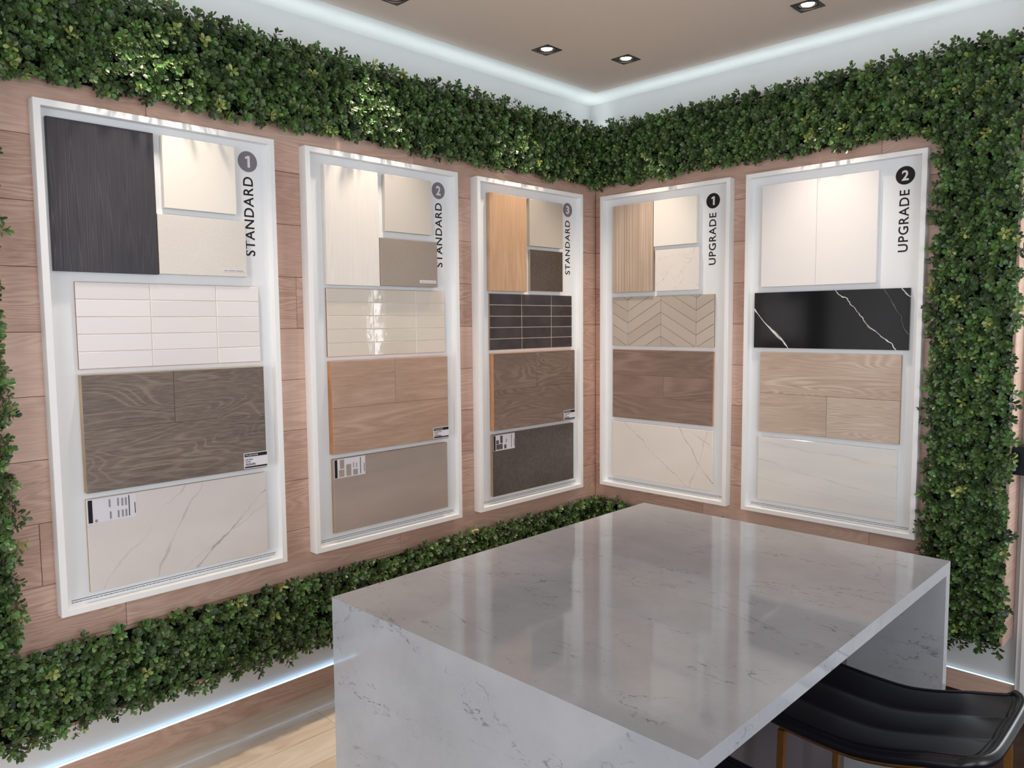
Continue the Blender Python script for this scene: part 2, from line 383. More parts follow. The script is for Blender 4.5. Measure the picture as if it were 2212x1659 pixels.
# ------------------------------------------------------------------ display frames
FW, FH, FD, RW, BD = 0.84, 1.72, 0.053, 0.022, 0.020
FZ = 0.728
FR = [('l', -2.971), ('l', -1.993), ('l', -1.024), ('r', 0.075), ('r', 1.003)]
def place(i, u, z, wout):
    s, u0 = FR[i]
    if s == 'l': return (wout, u0+u, FZ+z), math.pi/2
    return (u0+u, -wout, FZ+z), 0.0
DG = None
def text_mesh(body, name, bold=0.0, extr=0.0004, spacing=1.0):
    c = bpy.data.curves.new(name, 'FONT'); c.body = body; c.size = 1.0; c.extrude = 0.0; c.offset = bold; c.space_character = spacing
    c.resolution_u = 4
    o = bpy.data.objects.new(name, c); COL.objects.link(o)
    bpy.context.view_layer.update()
    dg = bpy.context.evaluated_depsgraph_get()
    me = bpy.data.meshes.new_from_object(o.evaluated_get(dg))
    bpy.data.objects.remove(o); bpy.data.curves.remove(c)
    me.name = name
    v = np.empty(len(me.vertices)*3); me.vertices.foreach_get('co', v); v = v.reshape(-1, 3)
    v[:, 0] -= v[:, 0].min(); v[:, 1] -= v[:, 1].min()
    return me, v, v[:, 0].max(), v[:, 1].max()
def flat_text(body, name, length, height, vertical=False, bold=0.0, spacing=1.0, y=0.0):
    """lettering in the local x-z plane (facing -y), centred; vertical = reads upwards"""
    me, v, L, H = text_mesh(body, name, bold, spacing=spacing)
    a = (v[:, 0]/L-0.5)*length; b = (v[:, 1]/H-0.5)*height
    out = np.zeros_like(v)
    if vertical: out[:, 0] = -b; out[:, 2] = a
    else: out[:, 0] = a; out[:, 2] = b
    out[:, 1] = y
    me.vertices.foreach_set('co', out.ravel()); me.update()
    return me
def disc(r, y0, y1, n=40):
    return MB().prism([(r*math.cos(2*math.pi*i/n), r*math.sin(2*math.pi*i/n)) for i in range(n)], y0, y1)

TXT = {'STANDARD': flat_text('STANDARD', 'lettering', 0.308, 0.042, True, bold=0.012, spacing=1.12), 'UPGRADE': flat_text('UPGRADE', 'lettering', 0.272, 0.042, True, bold=0.012, spacing=1.12)}
NUM = {}
ONE = MB().prism([(-0.0005, -0.0225), (0.0095, -0.0225), (0.0095, 0.0225), (0.0010, 0.0225), (-0.0105, 0.0165), (-0.0085, 0.0088), (-0.0005, 0.0125)], 0.0, 0.0003).mesh('numeral')
for ch, wd in (('2', 0.029), ('3', 0.029)): NUM[ch] = flat_text(ch, 'numeral', wd, 0.045, False, bold=0.028)
FLAB = ['white display frame at the far left, lettered STANDARD with a grey 1', 'white display frame lettered STANDARD with a grey 2', 'white display frame left of the room corner, lettered STANDARD with a grey 3',
        'white display frame right of the room corner, lettered UPGRADE with a black 1', 'white display frame at the far right, lettered UPGRADE with a black 2']
FT = [('STANDARD', '1', 0.741, 1.624, 1.411), ('STANDARD', '2', 0.740, 1.624, 1.411), ('STANDARD', '3', 0.739, 1.626, 1.412), ('UPGRADE', '1', 0.726, 1.617, 1.418), ('UPGRADE', '2', 0.743, 1.619, 1.420)]
for i in range(5):
    loc, rz = place(i, 0, 0, 0.0)
    f = empty('display_frame', loc, rz); tag(f, FLAB[i], 'display frame', 'white display frames on the wood wall')
    e = 0.0012
    obj('backing_board', MB().box(RW-.004, FW-RW+.004, -BD, -e, RW-.004, FH-RW+.004), M['board'], f)
    obj('frame_rail', MB().bevbox(0, FW, -FD, -e, FH-RW, FH, 0.001), M['frame'], f)
    obj('frame_rail', MB().bevbox(0, FW, -FD, -e, 0, RW, 0.001), M['frame'], f)
    obj('frame_rail', MB().bevbox(0, RW, -FD, -e, RW, FH-RW, 0.001), M['frame'], f)
    obj('frame_rail', MB().bevbox(FW-RW, FW, -FD, -e, RW, FH-RW, 0.001), M['frame'], f)
    word, num, uu, zc, zt = FT[i]
    obj('lettering', TXT[word], M['ink'], f, (uu-0.001, -BD-0.0006, zt))
    b = obj('number_badge', disc(0.040, -0.0006, 0), M['grey_badge' if i < 3 else 'black_badge'], f, (uu, -BD-0.0003, zc))
    obj('numeral', NUM.get(num, ONE), M['white_print'], b, (0, -0.0009, 0))
    mb = MB().box(0.04, 0.806, -BD-0.0005, -BD, 0.0400, 0.0418)
    x = 0.04
    while x < 0.80:
        l = random.uniform(0.004, 0.016); mb.box(x, min(x+l, 0.806), -BD-0.0005, -BD, 0.0325, 0.0345); x += l+random.uniform(0.0015, 0.003)
    obj('fine_print', mb, M['ink'], f)['kind'] = 'stuff'

# ------------------------------------------------------------------ material samples
def sample(name, i, u0, u1, z0, z1, depth, label, cat, group):
    loc, rz = place(i, (u0+u1)/2, (z0+z1)/2, BD+0.0008)
    o = empty(name, loc, rz); tag(o, label, cat, group); return o, (u1-u0), (z1-z0)
def slab(name, i, u0, u1, z0, z1, depth, mat, label, cat, group, bev=0.0012, edge=None):
    loc, rz = place(i, (u0+u1)/2, (z0+z1)/2, BD+0.0008); a, b = (u1-u0)/2, (z1-z0)/2
    if edge is None:
        o = obj(name, MB().bevbox(-a, a, -depth, 0, -b, b, bev), mat, None, loc, rz)
        return tag(o, label, cat, group)
    o = empty(name, loc, rz); tag(o, label, cat, group)
    obj('face', MB().bevbox(-a, a, -depth, -depth+0.003, -b, b, bev), mat, o)
    obj('core', MB().box(-a+.0002, a-.0002, -depth+0.003, 0, -b+.0002, b-.0002), edge, o)
    return o
GP = 'cabinet panel samples'; GS = 'counter slab samples'; GT = 'wall tile samples'; GW = 'wood floor samples'; GF = 'floor tile samples'
m_dark = wood('charcoal_laminate', (38, 37, 42), (58, 56, 62), (82, 79, 84), axis='Z', ring=26, stretch=(0.5, 1, 30), ringmix=0.35, pore=0.8, rough=0.5, wobble=0.05)
m_pale = wood('pale_grained_laminate', (214, 206, 198), (226, 218, 210), (234, 228, 221), axis='Z', ring=26, stretch=(0.5, 1, 30), ringmix=0.35, pore=0.8, rough=0.5, wobble=0.05)
m_gold = wood('golden_oak_laminate', (163, 126, 97), (188, 151, 119), (204, 170, 139), axis='Z', ring=12, stretch=(0.8, 1, 10), ringmix=0.35, pore=0.8, rough=0.5)
m_zeb = wood('striped_ash_laminate', (152, 131, 114), (184, 163, 144), (202, 183, 164), axis='Z', ring=20, stretch=(0.12, 1, 18), ringmix=0.6, pore=0.5, rough=0.5, wobble=0.0)
m_cream = paint('cream_lacquer', (233, 227, 218), 0.4, 0.35); m_offw = speckle('off_white_quartz', (214, 207, 200), (224, 218, 210), 160, 0.3)
m_greige = paint('greige_lacquer', (204, 196, 187), 0.4, 0.35); m_taupe = speckle('taupe_quartz', (148, 135, 125), (162, 149, 138), 260, 0.35)
m_grey = paint('warm_grey_lacquer', (182, 172, 160), 0.4, 0.35)
m_umber = speckle('dark_umber_stone', (66, 56, 50), (88, 76, 68), 120, 0.18, c3=(128, 116, 106), thr=0.70)
m_white = paint('white_matte_lacquer', (236, 232, 230), 0.45, 0.3)
m_quartzv = marble('white_quartz_grey_veins', (226, 218, 212), (232, 226, 220), (150, 140, 136), [(35, 0.02, 0.16, 14, 0.0022, .7), (60, -0.04, 0.2, 18, 0.002, .7), (-20, -0.05, 0.18, 16, 0.0018, .6), (15, 0.07, .12, 20, .0018, .5)], 0.2)
# -- frame 1
slab('cabinet_panel_sample', 0, 0.038, 0.376, 1.169, 1.669, 0.020, m_dark, 'tall charcoal wood grain cabinet panel at upper left of the far left frame', 'panel sample', GP)
slab('cabinet_panel_sample', 0, 0.404, 0.677, 1.410, 1.667, 0.025, m_cream, 'cream square cabinet panel beside the charcoal panel', 'panel sample', GP)
o = slab('counter_slab_sample', 0, 0.378, 0.713, 1.172, 1.387, 0.020, m_offw, 'plain off-white counter slab under the cream square panel', 'slab sample', GS)
obj('paper_label', MB().box(0.07, 0.158, -0.0206, -0.0201, -0.089, -0.081), M['paper'], o)
obj('printing', MB().box(0.075, 0.09, -0.021, -0.0207, -0.0862, -0.0838).box(0.094, 0.118, -0.021, -0.0207, -0.0862, -0.0838).box(0.122, 0.152, -0.021, -0.0207, -0.0862, -0.0838), M['greyprint'], o.children[0])['kind'] = 'stuff'
# -- frame 2
slab('cabinet_panel_sample', 1, 0.092, 0.367, 1.153, 1.657, 0.025, m_pale, 'tall pale grained cabinet panel in the frame numbered grey 2', 'panel sample', GP)
slab('cabinet_panel_sample', 1, 0.405, 0.675, 1.403, 1.657, 0.025, m_greige, 'greige square cabinet panel right of the tall pale grained panel', 'panel sample', GP)
o = slab('counter_slab_sample', 1, 0.3685, 0.700, 1.157, 1.371, 0.032, m_taupe, 'taupe grey counter slab covering part of the word STANDARD', 'slab sample', GS)
obj('paper_label', MB().box(0.056, 0.156, -0.0326, -0.0321, -0.090, -0.076), M['paper'], o)
obj('printing', MB().box(0.062, 0.09, -0.033, -0.0327, -0.0842, -0.0818).box(0.094, 0.12, -0.033, -0.0327, -0.0842, -0.0818).box(0.124, 0.15, -0.033, -0.0327, -0.0842, -0.0818), M['greyprint'], o.children[0])['kind'] = 'stuff'
# -- frame 3
slab('cabinet_panel_sample', 2, 0.090, 0.367, 1.149, 1.650, 0.027, m_gold, 'tall golden oak cabinet panel in the frame numbered grey 3', 'panel sample', GP)
slab('cabinet_panel_sample', 2, 0.393, 0.666, 1.399, 1.650, 0.026, m_grey, 'warm grey square cabinet panel beside the golden oak panel', 'panel sample', GP)
slab('counter_slab_sample', 2, 0.403, 0.671, 1.157, 1.380, 0.020, m_umber, 'dark brown stone counter slab beside the golden oak panel', 'slab sample', GS, edge=m_grey)
# -- frame 4
slab('cabinet_panel_sample', 3, 0.086, 0.366, 1.153, 1.653, 0.024, m_zeb, 'tall striped light ash cabinet panel right of the room corner', 'panel sample', GP)
slab('cabinet_panel_sample', 3, 0.371, 0.645, 1.401, 1.653, 0.026, m_cream, 'cream square cabinet panel beside the striped ash panel', 'panel sample', GP)
slab('counter_slab_sample', 3, 0.380, 0.656, 1.153, 1.380, 0.020, m_quartzv, 'white counter slab with scribbled grey veins beside the striped ash panel', 'slab sample', GS)
# -- frame 5
slab('cabinet_panel_sample', 4, 0.084, 0.3592, 1.152, 1.654, 0.020, m_white, 'left one of the two plain white panels joined side by side', 'panel sample', GP)
slab('cabinet_panel_sample', 4, 0.3602, 0.638, 1.152, 1.654, 0.020, m_white, 'right one of the two plain white panels joined side by side', 'panel sample', GP)
m_nero = marble('black_marble_white_veins', (13, 12, 15), (19, 18, 22), (236, 234, 232), [(-48, -0.235, 0.035, 5, 0.0048, 1.6), (-45, 0.125, 0.09, 7, 0.0026, 1.5), (-48, 0.345, 0.05, 6, 0.003, .9), (-62, 0.30, 0.07, 9, 0.0008, .5)], 0.10, cloud=6)
slab('wall_tile_sample', 4, 0.048, 0.783, 0.847, 1.124, 0.014, m_nero, 'glossy black marble slab with white diagonal veins', 'tile sample', GT)

# -- tile sheets
def tile_sheet(i, u0, u1, z0, z1, cols, tilemat, grout, core, label, g=0.0016):
    o, W_, H_ = sample('wall_tile_sample', i, u0, u1, z0, z1, 0.012, label, 'tile sample', GT)
    obj('grout_sheet', MB().box(-W_/2+.001, W_/2-.001, -0.0085, -0.006, -H_/2+.001, H_/2-.001), grout, o)
    obj('core', MB().box(-W_/2, W_/2, -0.006, 0, -H_/2, H_/2), core, o)
    cc = (u0+u1)/2; xs = [u0]+cols+[u1]; rows = 5; rh = H_/rows
    for a, b in zip(xs[:-1], xs[1:]):
        L = b-a; me = None
        for r in range(rows):
            if me is None:
                me = MB().bevbox(-L/2+(g if a > u0 else 0), L/2-(g if b < u1 else 0), -0.0022, 0, -rh/2+g, rh/2-g, 0.0012).mesh('tile'); me.materials.append(tilemat)
            t = obj('tile', me, None, o, ((a+b)/2-cc+0, -0.0085, -H_/2+rh*(r+0.5)))
            t.rotation_euler = (random.uniform(-.003, .003), 0, random.uniform(-.004, .004))
    return o
n = NT('white_satin_tile'); n.bump(n.noise(n.coord(), 14, 2), 0.08, 0.002); m_t1 = n.done(n.mix(n.rand(), lin((228, 222, 222)), lin((236, 231, 230))), 0.22, 0.5)
n = NT('cream_gloss_tile'); n.bump(n.noise(n.shifted(), 22, 2), 0.14, 0.003); m_t2 = n.done(n.mix(n.rand(), lin((216, 204, 190)), lin((224, 213, 200))), 0.04, 0.6)
n = NT('charcoal_gloss_tile'); n.bump(n.noise(n.shifted(), 16, 3), 0.10, 0.002); cl = n.noise(n.shifted(), 9, 4, 0.6)
m_t3 = n.done(n.mix(n.maprange(cl, .35, .75), lin((50, 45, 48)), lin((72, 66, 68))), 0.12, 0.5)
m_g1 = paint('cream_grout', (226, 216, 206), 0.8, 0.1); m_g3 = paint('beige_grout', (206, 188, 170), 0.8, 0.1); m_bis = paint('clay_core', (176, 132, 104), 0.8, 0.1)
tile_sheet(0, 0.100, 0.762, 0.837, 1.136, [0.344, 0.588], m_t1, m_g1, m_bis, 'sheet of plain white stacked tiles in the far left frame')
tile_sheet(1, 0.096, 0.758, 0.842, 1.140, [0.338, 0.579], m_t2, m_g1, m_bis, 'sheet of glossy cream stacked tiles reflecting a window')
tile_sheet(2, 0.100, 0.762, 0.840, 1.137, [0.341, 0.584], m_t3, m_g3, m_bis, 'sheet of dark charcoal stacked tiles with pale grout', g=0.0022)
# -- chevron tiles
def clip(poly, x0, x1, z0, z1):
    def cut(ps, inside, inter):
        out = []
        for k in range(len(ps)):
            a, b = ps[k-1], ps[k]
            if inside(b):
                if not inside(a): out.append(inter(a, b))
                out.append(b)
            elif inside(a): out.append(inter(a, b))
        return out
    def ix(v):
        return lambda a, b: (v, a[1]+(b[1]-a[1])*(v-a[0])/(b[0]-a[0]))
    def iz(v):
        return lambda a, b: (a[0]+(b[0]-a[0])*(v-a[1])/(b[1]-a[1]), v)
    for ins, it in ((lambda p: p[0] >= x0, ix(x0)), (lambda p: p[0] <= x1, ix(x1)), (lambda p: p[1] >= z0, iz(z0)), (lambda p: p[1] <= z1, iz(z1))):
        if len(poly) < 3: return []
        poly = cut(poly, ins, it)
    return poly
n = NT('sand_chevron_tile'); m_t4 = n.done(n.mix(n.rand(), lin((180, 167, 154)), lin((192, 180, 168))), 0.25, 0.4)
u0, u1, z0, z1 = 0.078, 0.747, 0.844, 1.127
o, W_, H_ = sample('wall_tile_sample', 3, u0, u1, z0, z1, 0.012, 'sheet of sand beige tiles laid in a chevron pattern', 'tile sample', GT)
obj('grout_sheet', MB().box(-W_/2+.001, W_/2-.001, -0.0085, -0.006, -H_/2+.001, H_/2-.001), paint('brown_grout', (138, 122, 108), 0.8, 0.1), o)
obj('core', MB().box(-W_/2, W_/2, -0.006, 0, -H_/2, H_/2), M['tanply'], o)
cu, cz = (u0+u1)/2, (z0+z1)/2
seams = [0.187-0.226, 0.187, 0.413, 0.639, 0.639+0.226]
pit = 0.067; rise = 0.1275
for c in range(4):
    a, b = seams[c], seams[c+1]; up = (c % 2 == 1)
    for k in range(-4, 9):
        zp = 1.103 - (k-1)*pit            # peak height of the lower edge
        zl, zr = (zp-rise, zp) if up else (zp, zp-rise)
        g = 0.0014
        poly = [(a+g*.6, zl+g), (b-g*.6, zr+g), (b-g*.6, zr+pit-g), (a+g*.6, zl+pit-g)]
        poly = clip(poly, u0, u1, z0, z1)
        if len(poly) < 3: continue
        px = sum(p[0] for p in poly)/len(poly); pz = sum(p[1] for p in poly)/len(poly)
        if max(p[0] for p in poly)-min(p[0] for p in poly) < 0.006: continue
        ql = [(p[0]-px, p[1]-pz) for p in poly]; k_ = len(ql)
        fr = [(x-math.copysign(min(abs(x)*0.5, 0.0012), x), z-math.copysign(min(abs(z)*0.5, 0.0012), z)) for x, z in ql]
        mb = MB(); mb.v = [(x, -0.0030, z) for x, z in fr]+[(x, -0.0018, z) for x, z in ql]+[(x, 0, z) for x, z in ql]
        mb.f = [tuple(range(k_))]+[tuple(2*k_+i for i in reversed(range(k_)))]
        for i_ in range(k_):
            j_ = (i_+1) % k_; mb.f += [(i_, k_+i_, k_+j_, j_), (k_+i_, 2*k_+i_, 2*k_+j_, k_+j_)]
        obj('chevron_tile', mb, m_t4, o, (px-cu, -0.0085, pz-cz))
# -- wood floor samples
def floor_sample(i, u0, u1, z0, z1, pieces, mat, core, depth, label, labeltext=None, lab=None):
    o, W_, H_ = sample('wood_floor_sample', i, u0, u1, z0, z1, depth, label, 'wood sample', GW)
    cu, cz = (u0+u1)/2, (z0+z1)/2
    obj('plywood_core', MB().box(-W_/2, W_/2, -depth+0.004, 0, -H_/2, H_/2), core, o)
    for (a, b, c, d) in pieces:
        g = 0.0006; L, hh = b-a, d-c
        obj('plank', MB().bevbox(-L/2+g, L/2-g, -0.004, 0, -hh/2+g, hh/2-g, 0.0009), mat, o, ((a+b)/2-cu, -depth+0.004, (c+d)/2-cz))
    if lab:
        a, b, c, d = lab; W2, H2 = (b-a)/2, (d-c)/2
        p = obj('paper_label', MB().box(-W2, W2, -0.0004, 0, -H2, H2), M['paper'], o, ((a+b)/2-cu, -depth-0.0003, (c+d)/2-cz))
        e = 0.003; y0, y1 = -0.0009, -0.0005
        obj('printed_band', MB().box(-W2+e, W2-e, y0, y1, H2-e-0.013, H2-e), M['ink'], p)
        obj('printed_band', MB().box(-W2+e, W2-e, y0, y1, -H2+e, -H2+e+0.006), M['ink'], p)
        mb = MB()
        for (xa, xb, zz) in ((0.006, 0.028, -.004), (.006, .016, -.012), (.018, .03, -.012), (.032, .046, -.012), (.006, .05, -.0165)):
            mb.box(-W2+xa, -W2+xb, y0, y1, zz-0.0012, zz+0.0012)
        obj('printing', mb, M['ink'], p)['kind'] = 'stuff'
        obj('lettering', flat_text('FUZION', 'lettering', 0.050, 0.007, bold=0.01, spacing=1.2), M['white_print'], p, (-W2+0.033, -0.0013, H2-e-0.0065))
        if i == 0: obj('lettering', flat_text('EURO SELECT', 'lettering', 0.032, 0.0062, bold=0.03), M['ink'], p, (-W2+0.022, -0.0009, 0.0045))
        else: obj('printing', MB().box(-W2+.006, -W2+.05, y0, y1, 0.002, 0.0072), M['greyprint'], p)
    return o
m_f1 = wood('smoked_oak', (76, 66, 62), (102, 90, 84), (138, 124, 112), ring=22, stretch=(1.5, 1, 6.0), ringmix=0.30, pore=1.0, rough=0.5, wobble=1.0, rpow=5.0)
m_f2 = wood('honey_oak', (138, 110, 93), (170, 138, 118), (190, 160, 141), ring=9, stretch=(1.0, 1, 8.0), ringmix=0.3, pore=0.95, rough=0.5)
m_f3 = wood('grey_brown_oak', (92, 76, 68), (118, 99, 89), (140, 121, 109), ring=20, stretch=(1.4, 1, 7.0), ringmix=0.3, pore=0.7, rough=0.5, wobble=0.9)
m_f4 = wood('cocoa_oak', (106, 88, 79), (136, 114, 103), (153, 131, 119), ring=14, stretch=(1.1, 1, 7.0), ringmix=0.4, pore=0.6, rough=0.45)
m_f5 = wood('bleached_oak', (148, 126, 110), (186, 164, 147), (208, 189, 173), ring=30, stretch=(0.8, 1, 11.0), ringmix=0.5, pore=0.9, rough=0.5, wobble=0.8)
floor_sample(0, 0.098, 0.761, 0.411, 0.818, [(0.098, 0.405, 0.628, 0.818), (0.405, 0.761, 0.628, 0.818), (0.098, 0.761, 0.411, 0.628)], m_f1, M['tanply'], 0.034, 'dark smoked oak flooring board with pale swirling grain in the far left frame', lab=(0.664, 0.765, 0.415, 0.478))
floor_sample(1, 0.097, 0.754, 0.418, 0.823, [(0.097, 0.434, 0.619, 0.823), (0.434, 0.754, 0.619, 0.823), (0.097, 0.754, 0.418, 0.619)], m_f2, M['ply'], 0.034, 'honey oak flooring board under the glossy cream tiles', lab=(0.656, 0.755, 0.423, 0.478))
floor_sample(2, 0.102, 0.760, 0.416, 0.823, [(0.102, 0.428, 0.628, 0.823), (0.428, 0.760, 0.628, 0.823), (0.102, 0.760, 0.416, 0.628)], m_f3, M['ply'], 0.034, 'grey brown oak flooring board under the charcoal tiles', lab=(0.661, 0.761, 0.420, 0.477))
floor_sample(3, 0.083, 0.747, 0.418, 0.821, [(0.083, 0.747, 0.674, 0.821), (0.083, 0.435, 0.548, 0.674), (0.435, 0.747, 0.548, 0.674), (0.083, 0.747, 0.418, 0.548)], m_f4, M['ply'], 0.016, 'cocoa brown oak flooring board under the chevron tiles')
floor_sample(4, 0.086, 0.757, 0.420, 0.824, [(0.086, 0.757, 0.618, 0.824), (0.086, 0.429, 0.420, 0.618), (0.429, 0.757, 0.420, 0.618)], m_f5, M['tanply'], 0.018, 'bleached oak flooring board under the black marble slab')
# -- floor tile samples
def stone_card(o, hw, hh, depth, u_c, z_c, boxes, dark):
    p = obj('paper_label', MB().box(-0.081, 0.081, -0.0004, 0, -0.042, 0.042), M['paper'], o, (u_c, -depth-0.0003, z_c))
    y0, y1 = -0.0009, -0.0005
    for (a, b, c, d) in ((-0.079, -0.065, -0.040, 0.040), (0.054, 0.057, -0.036, 0.038), (0.074, 0.0765, -0.03, 0.01)): obj('printed_band', MB().box(a, b, y0, y1, c, d), M['ink'], p)
    for (a, b, c, d) in boxes: obj('printed_block', MB().box(a, b, y0, y1, c, d), dark, p)
m_s1 = marble('white_marble_grey_veins', (222, 214, 210), (212, 205, 203), (128, 126, 128), [(62, 0.02, 0.10, 5, 0.006, .5), (48, 0.11, .08, 6, 0.004, .35), (40, -0.145, 0.07, 6, 0.0045, .8), (35, 0.245, .05, 6, .006, .35), (28, -0.13, .1, 5, .003, .3)], 0.25)
m_s2 = speckle('taupe_stone', (154, 138, 129), (174, 158, 148), 300, 0.5, 1.6, band=(1, 1, 5))
m_s3 = speckle('charcoal_stone', (78, 70, 67), (100, 92, 88), 70, 0.45, 5, c3=(132, 124, 118), thr=0.68)
m_s4 = marble('white_marble_bronze_veins', (228, 220, 213), (234, 227, 221), (140, 122, 104), [(-38, -0.02, 0.10, 6, 0.0028, .8), (-52, 0.19, 0.08, 5, 0.0042, .75), (70, -0.235, .06, 7, .0025, .5), (-30, .23, .05, 8, .0018, .6)], 0.08)
m_s5 = marble('white_linear_marble', (222, 219, 217), (232, 227, 222), (160, 150, 144), [(-9, -0.01, 0.05, 5, 0.0018, .6), (-4, 0.11, 0.05, 5, 0.006, .25), (-6, -.09, .04, 6, .002, .3)], 0.10, cloud=1.2, stretch=(1, 1, 9))
o = slab('floor_tile_sample', 0, 0.098, 0.764, 0.059, 0.387, 0.014, m_s1, 'white marble slab with grey veins at the bottom of the far left frame', 'stone sample', GF, edge=M['tanply'])
stone_card(o, .33, .16, 0.014, -0.333+0.083, 0.120, [(-0.012, -0.006, 0.006, 0.034), (.016, .022, .006, .034), (.03, .036, .004, .032), (.042, .048, .004, .032), (-.01, -.004, -.036, -.01), (.016, .022, -.036, -.01), (.03, .036, -.036, -.01), (.042, .048, -.036, -.01), (-.058, -.05, -.04, -.03)], M['greyprint'])
o = slab('floor_tile_sample', 1, 0.102, 0.755, 0.067, 0.395, 0.020, m_s2, 'taupe stone slab at the bottom of the frame numbered grey 2', 'stone sample', GF, edge=M['tanply'])
stone_card(o, .33, .16, 0.020, -0.326+0.083, 0.120, [(-.052, -.03, -.002, .038), (-.058, -.03, -.038, -.006), (-.02, .006, -.038, .014), (.016, .021, -.005, .02), (.032, .037, -.006, .016), (.016, .04, -.038, -.012)], m_s2)
o = slab('floor_tile_sample', 2, 0.103, 0.765, 0.063, 0.394, 0.020, m_s3, 'charcoal stone slab at the bottom of the frame numbered grey 3', 'stone sample', GF, edge=M['tanply'])
stone_card(o, .33, .16, 0.020, -0.331+0.083, 0.120, [(-.06, -.04, -.006, .014), (-.03, -.012, -.004, .036), (-.06, -.012, -.036, -.008), (.014, .018, -.004, .016), (0, .016, -.036, -.014)], m_s3)
slab('floor_tile_sample', 3, 0.083, 0.750, 0.065, 0.393, 0.014, m_s4, 'polished white marble slab with bronze veins under the cocoa board', 'stone sample', GF)
slab('floor_tile_sample', 4, 0.083, 0.751, 0.066, 0.393, 0.014, m_s5, 'pale linear marble slab under the bleached oak board', 'stone sample', GF)

# ------------------------------------------------------------------ hedges
def leaf_mesh(rs, L, Wd, base, direc, up, tone):
    """returns verts, tris, tone, rim of one cupped obovate leaf"""
    d = direc/np.linalg.norm(direc); side = np.cross(up, d); side /= np.linalg.norm(side)+1e-9; nn = np.cross(d, side)
    prof = [(0.0, 0.05), (0.30, 0.30), (0.66, 0.5), (0.90, 0.34)]
    V, R = [], []; curl = rs.uniform(-0.10, 0.22); fold = rs.uniform(0.10, 0.30)
    for t, wq in prof:
        c = base + d*(t*L) + nn*(-curl*L*t*t)
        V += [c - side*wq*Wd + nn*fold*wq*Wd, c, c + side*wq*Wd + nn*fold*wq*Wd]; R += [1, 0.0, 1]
    V.append(base + d*L + nn*(-curl*L)); R.append(1)
    T = []
    for k in range(3):
        a = k*3
        for s in (0, 1): T += [(a+s, a+s+1, a+s+4), (a+s, a+s+4, a+s+3)]
    T += [(9, 10, 12), (10, 11, 12)]
    return V, T, [tone]*13, R
def sprig_proto(rs):
    V, T, TN, R = [], [], [], []
    Ls = rs.uniform(0.046, 0.070); bend = rs.normal(0, 0.12, 2)
    st = rs.choice([0.22, 0.32, 0.42, 0.55, 0.68, 0.85], p=[.24, .26, .22, .13, .07, .08])
    def add(v, t, tn, r):
        n0 = len(V); V.extend(v); T.extend([tuple(i+n0 for i in q) for q in t]); TN.extend(tn); R.extend(r)
    def pos(t): return np.array([bend[0]*t*t*Ls, bend[1]*t*t*Ls, t*Ls])
    # stem: thin three sided spike
    r0 = 0.0011; ring = [np.array([r0*math.cos(a), r0*math.sin(a), 0]) for a in (0, 2.1, 4.2)]
    add([*ring, pos(0.95)], [(0, 1, 3), (1, 2, 3), (2, 0, 3)], [0.3]*4, [0]*4)
    ang = rs.uniform(0, 6.28); whorls = [0.35, 0.55, 0.74, 0.92]
    for wi, t in enumerate(whorls):
        k = 3 if wi < 3 else 4
        for j in range(k):
            a = ang + j*2*math.pi/k + rs.normal(0, 0.25)
            el = {0: 0.25, 1: 0.35, 2: 0.55, 3: 0.75}[wi] + rs.normal(0, 0.2)
            dr = np.array([math.cos(a)*math.cos(el), math.sin(a)*math.cos(el), math.sin(el)])
            L = rs.uniform(0.0175, 0.0245)*(1.0 if wi < 3 else 0.85)
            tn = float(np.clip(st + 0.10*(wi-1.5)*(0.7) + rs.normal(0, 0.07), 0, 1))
            v, tt, q, r = leaf_mesh(rs, L, L*rs.uniform(0.54, 0.68), pos(t)+dr*0.002, dr, np.array([0, 0, 1.0]), tn)
            add(v, tt, q, r)
        ang += 1.0
    return np.array(V), np.array(T), np.array(TN), np.array(R)
def attr_mesh(name, V, T, TN, R, mat):
    me = bpy.data.meshes.new(name); me.vertices.add(len(V)); me.vertices.foreach_set('co', V.astype(np.float32).ravel())
    me.loops.add(len(T)*3); me.loops.foreach_set('vertex_index', T.astype(np.int32).ravel())
    me.polygons.add(len(T)); me.polygons.foreach_set('loop_start', np.arange(0, len(T)*3, 3, dtype=np.int32)); me.polygons.foreach_set('loop_total', np.full(len(T), 3, dtype=np.int32))
    me.polygons.foreach_set('use_smooth', np.ones(len(T), dtype=bool))
    me.update(calc_edges=True)
    a = me.attributes.new('tone', 'FLOAT', 'POINT'); a.data.foreach_set('value', TN.astype(np.float32))
    a = me.attributes.new('rim', 'FLOAT', 'POINT'); a.data.foreach_set('value', R.astype(np.float32))
    me.materials.append(mat); return me
rs = np.random.default_rng(5)
PROTO = [sprig_proto(rs) for _ in range(28)]
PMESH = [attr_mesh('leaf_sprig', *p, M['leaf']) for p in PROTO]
FPX = 26.833/36*2212
def px_of(P):
    q = P - np.array(CAM); zz = q @ np.array(vd)
    return 1106+FPX*(q @ np.array(r2))/zz, 829.5-FPX*(q @ np.array(u2))/zz, zz
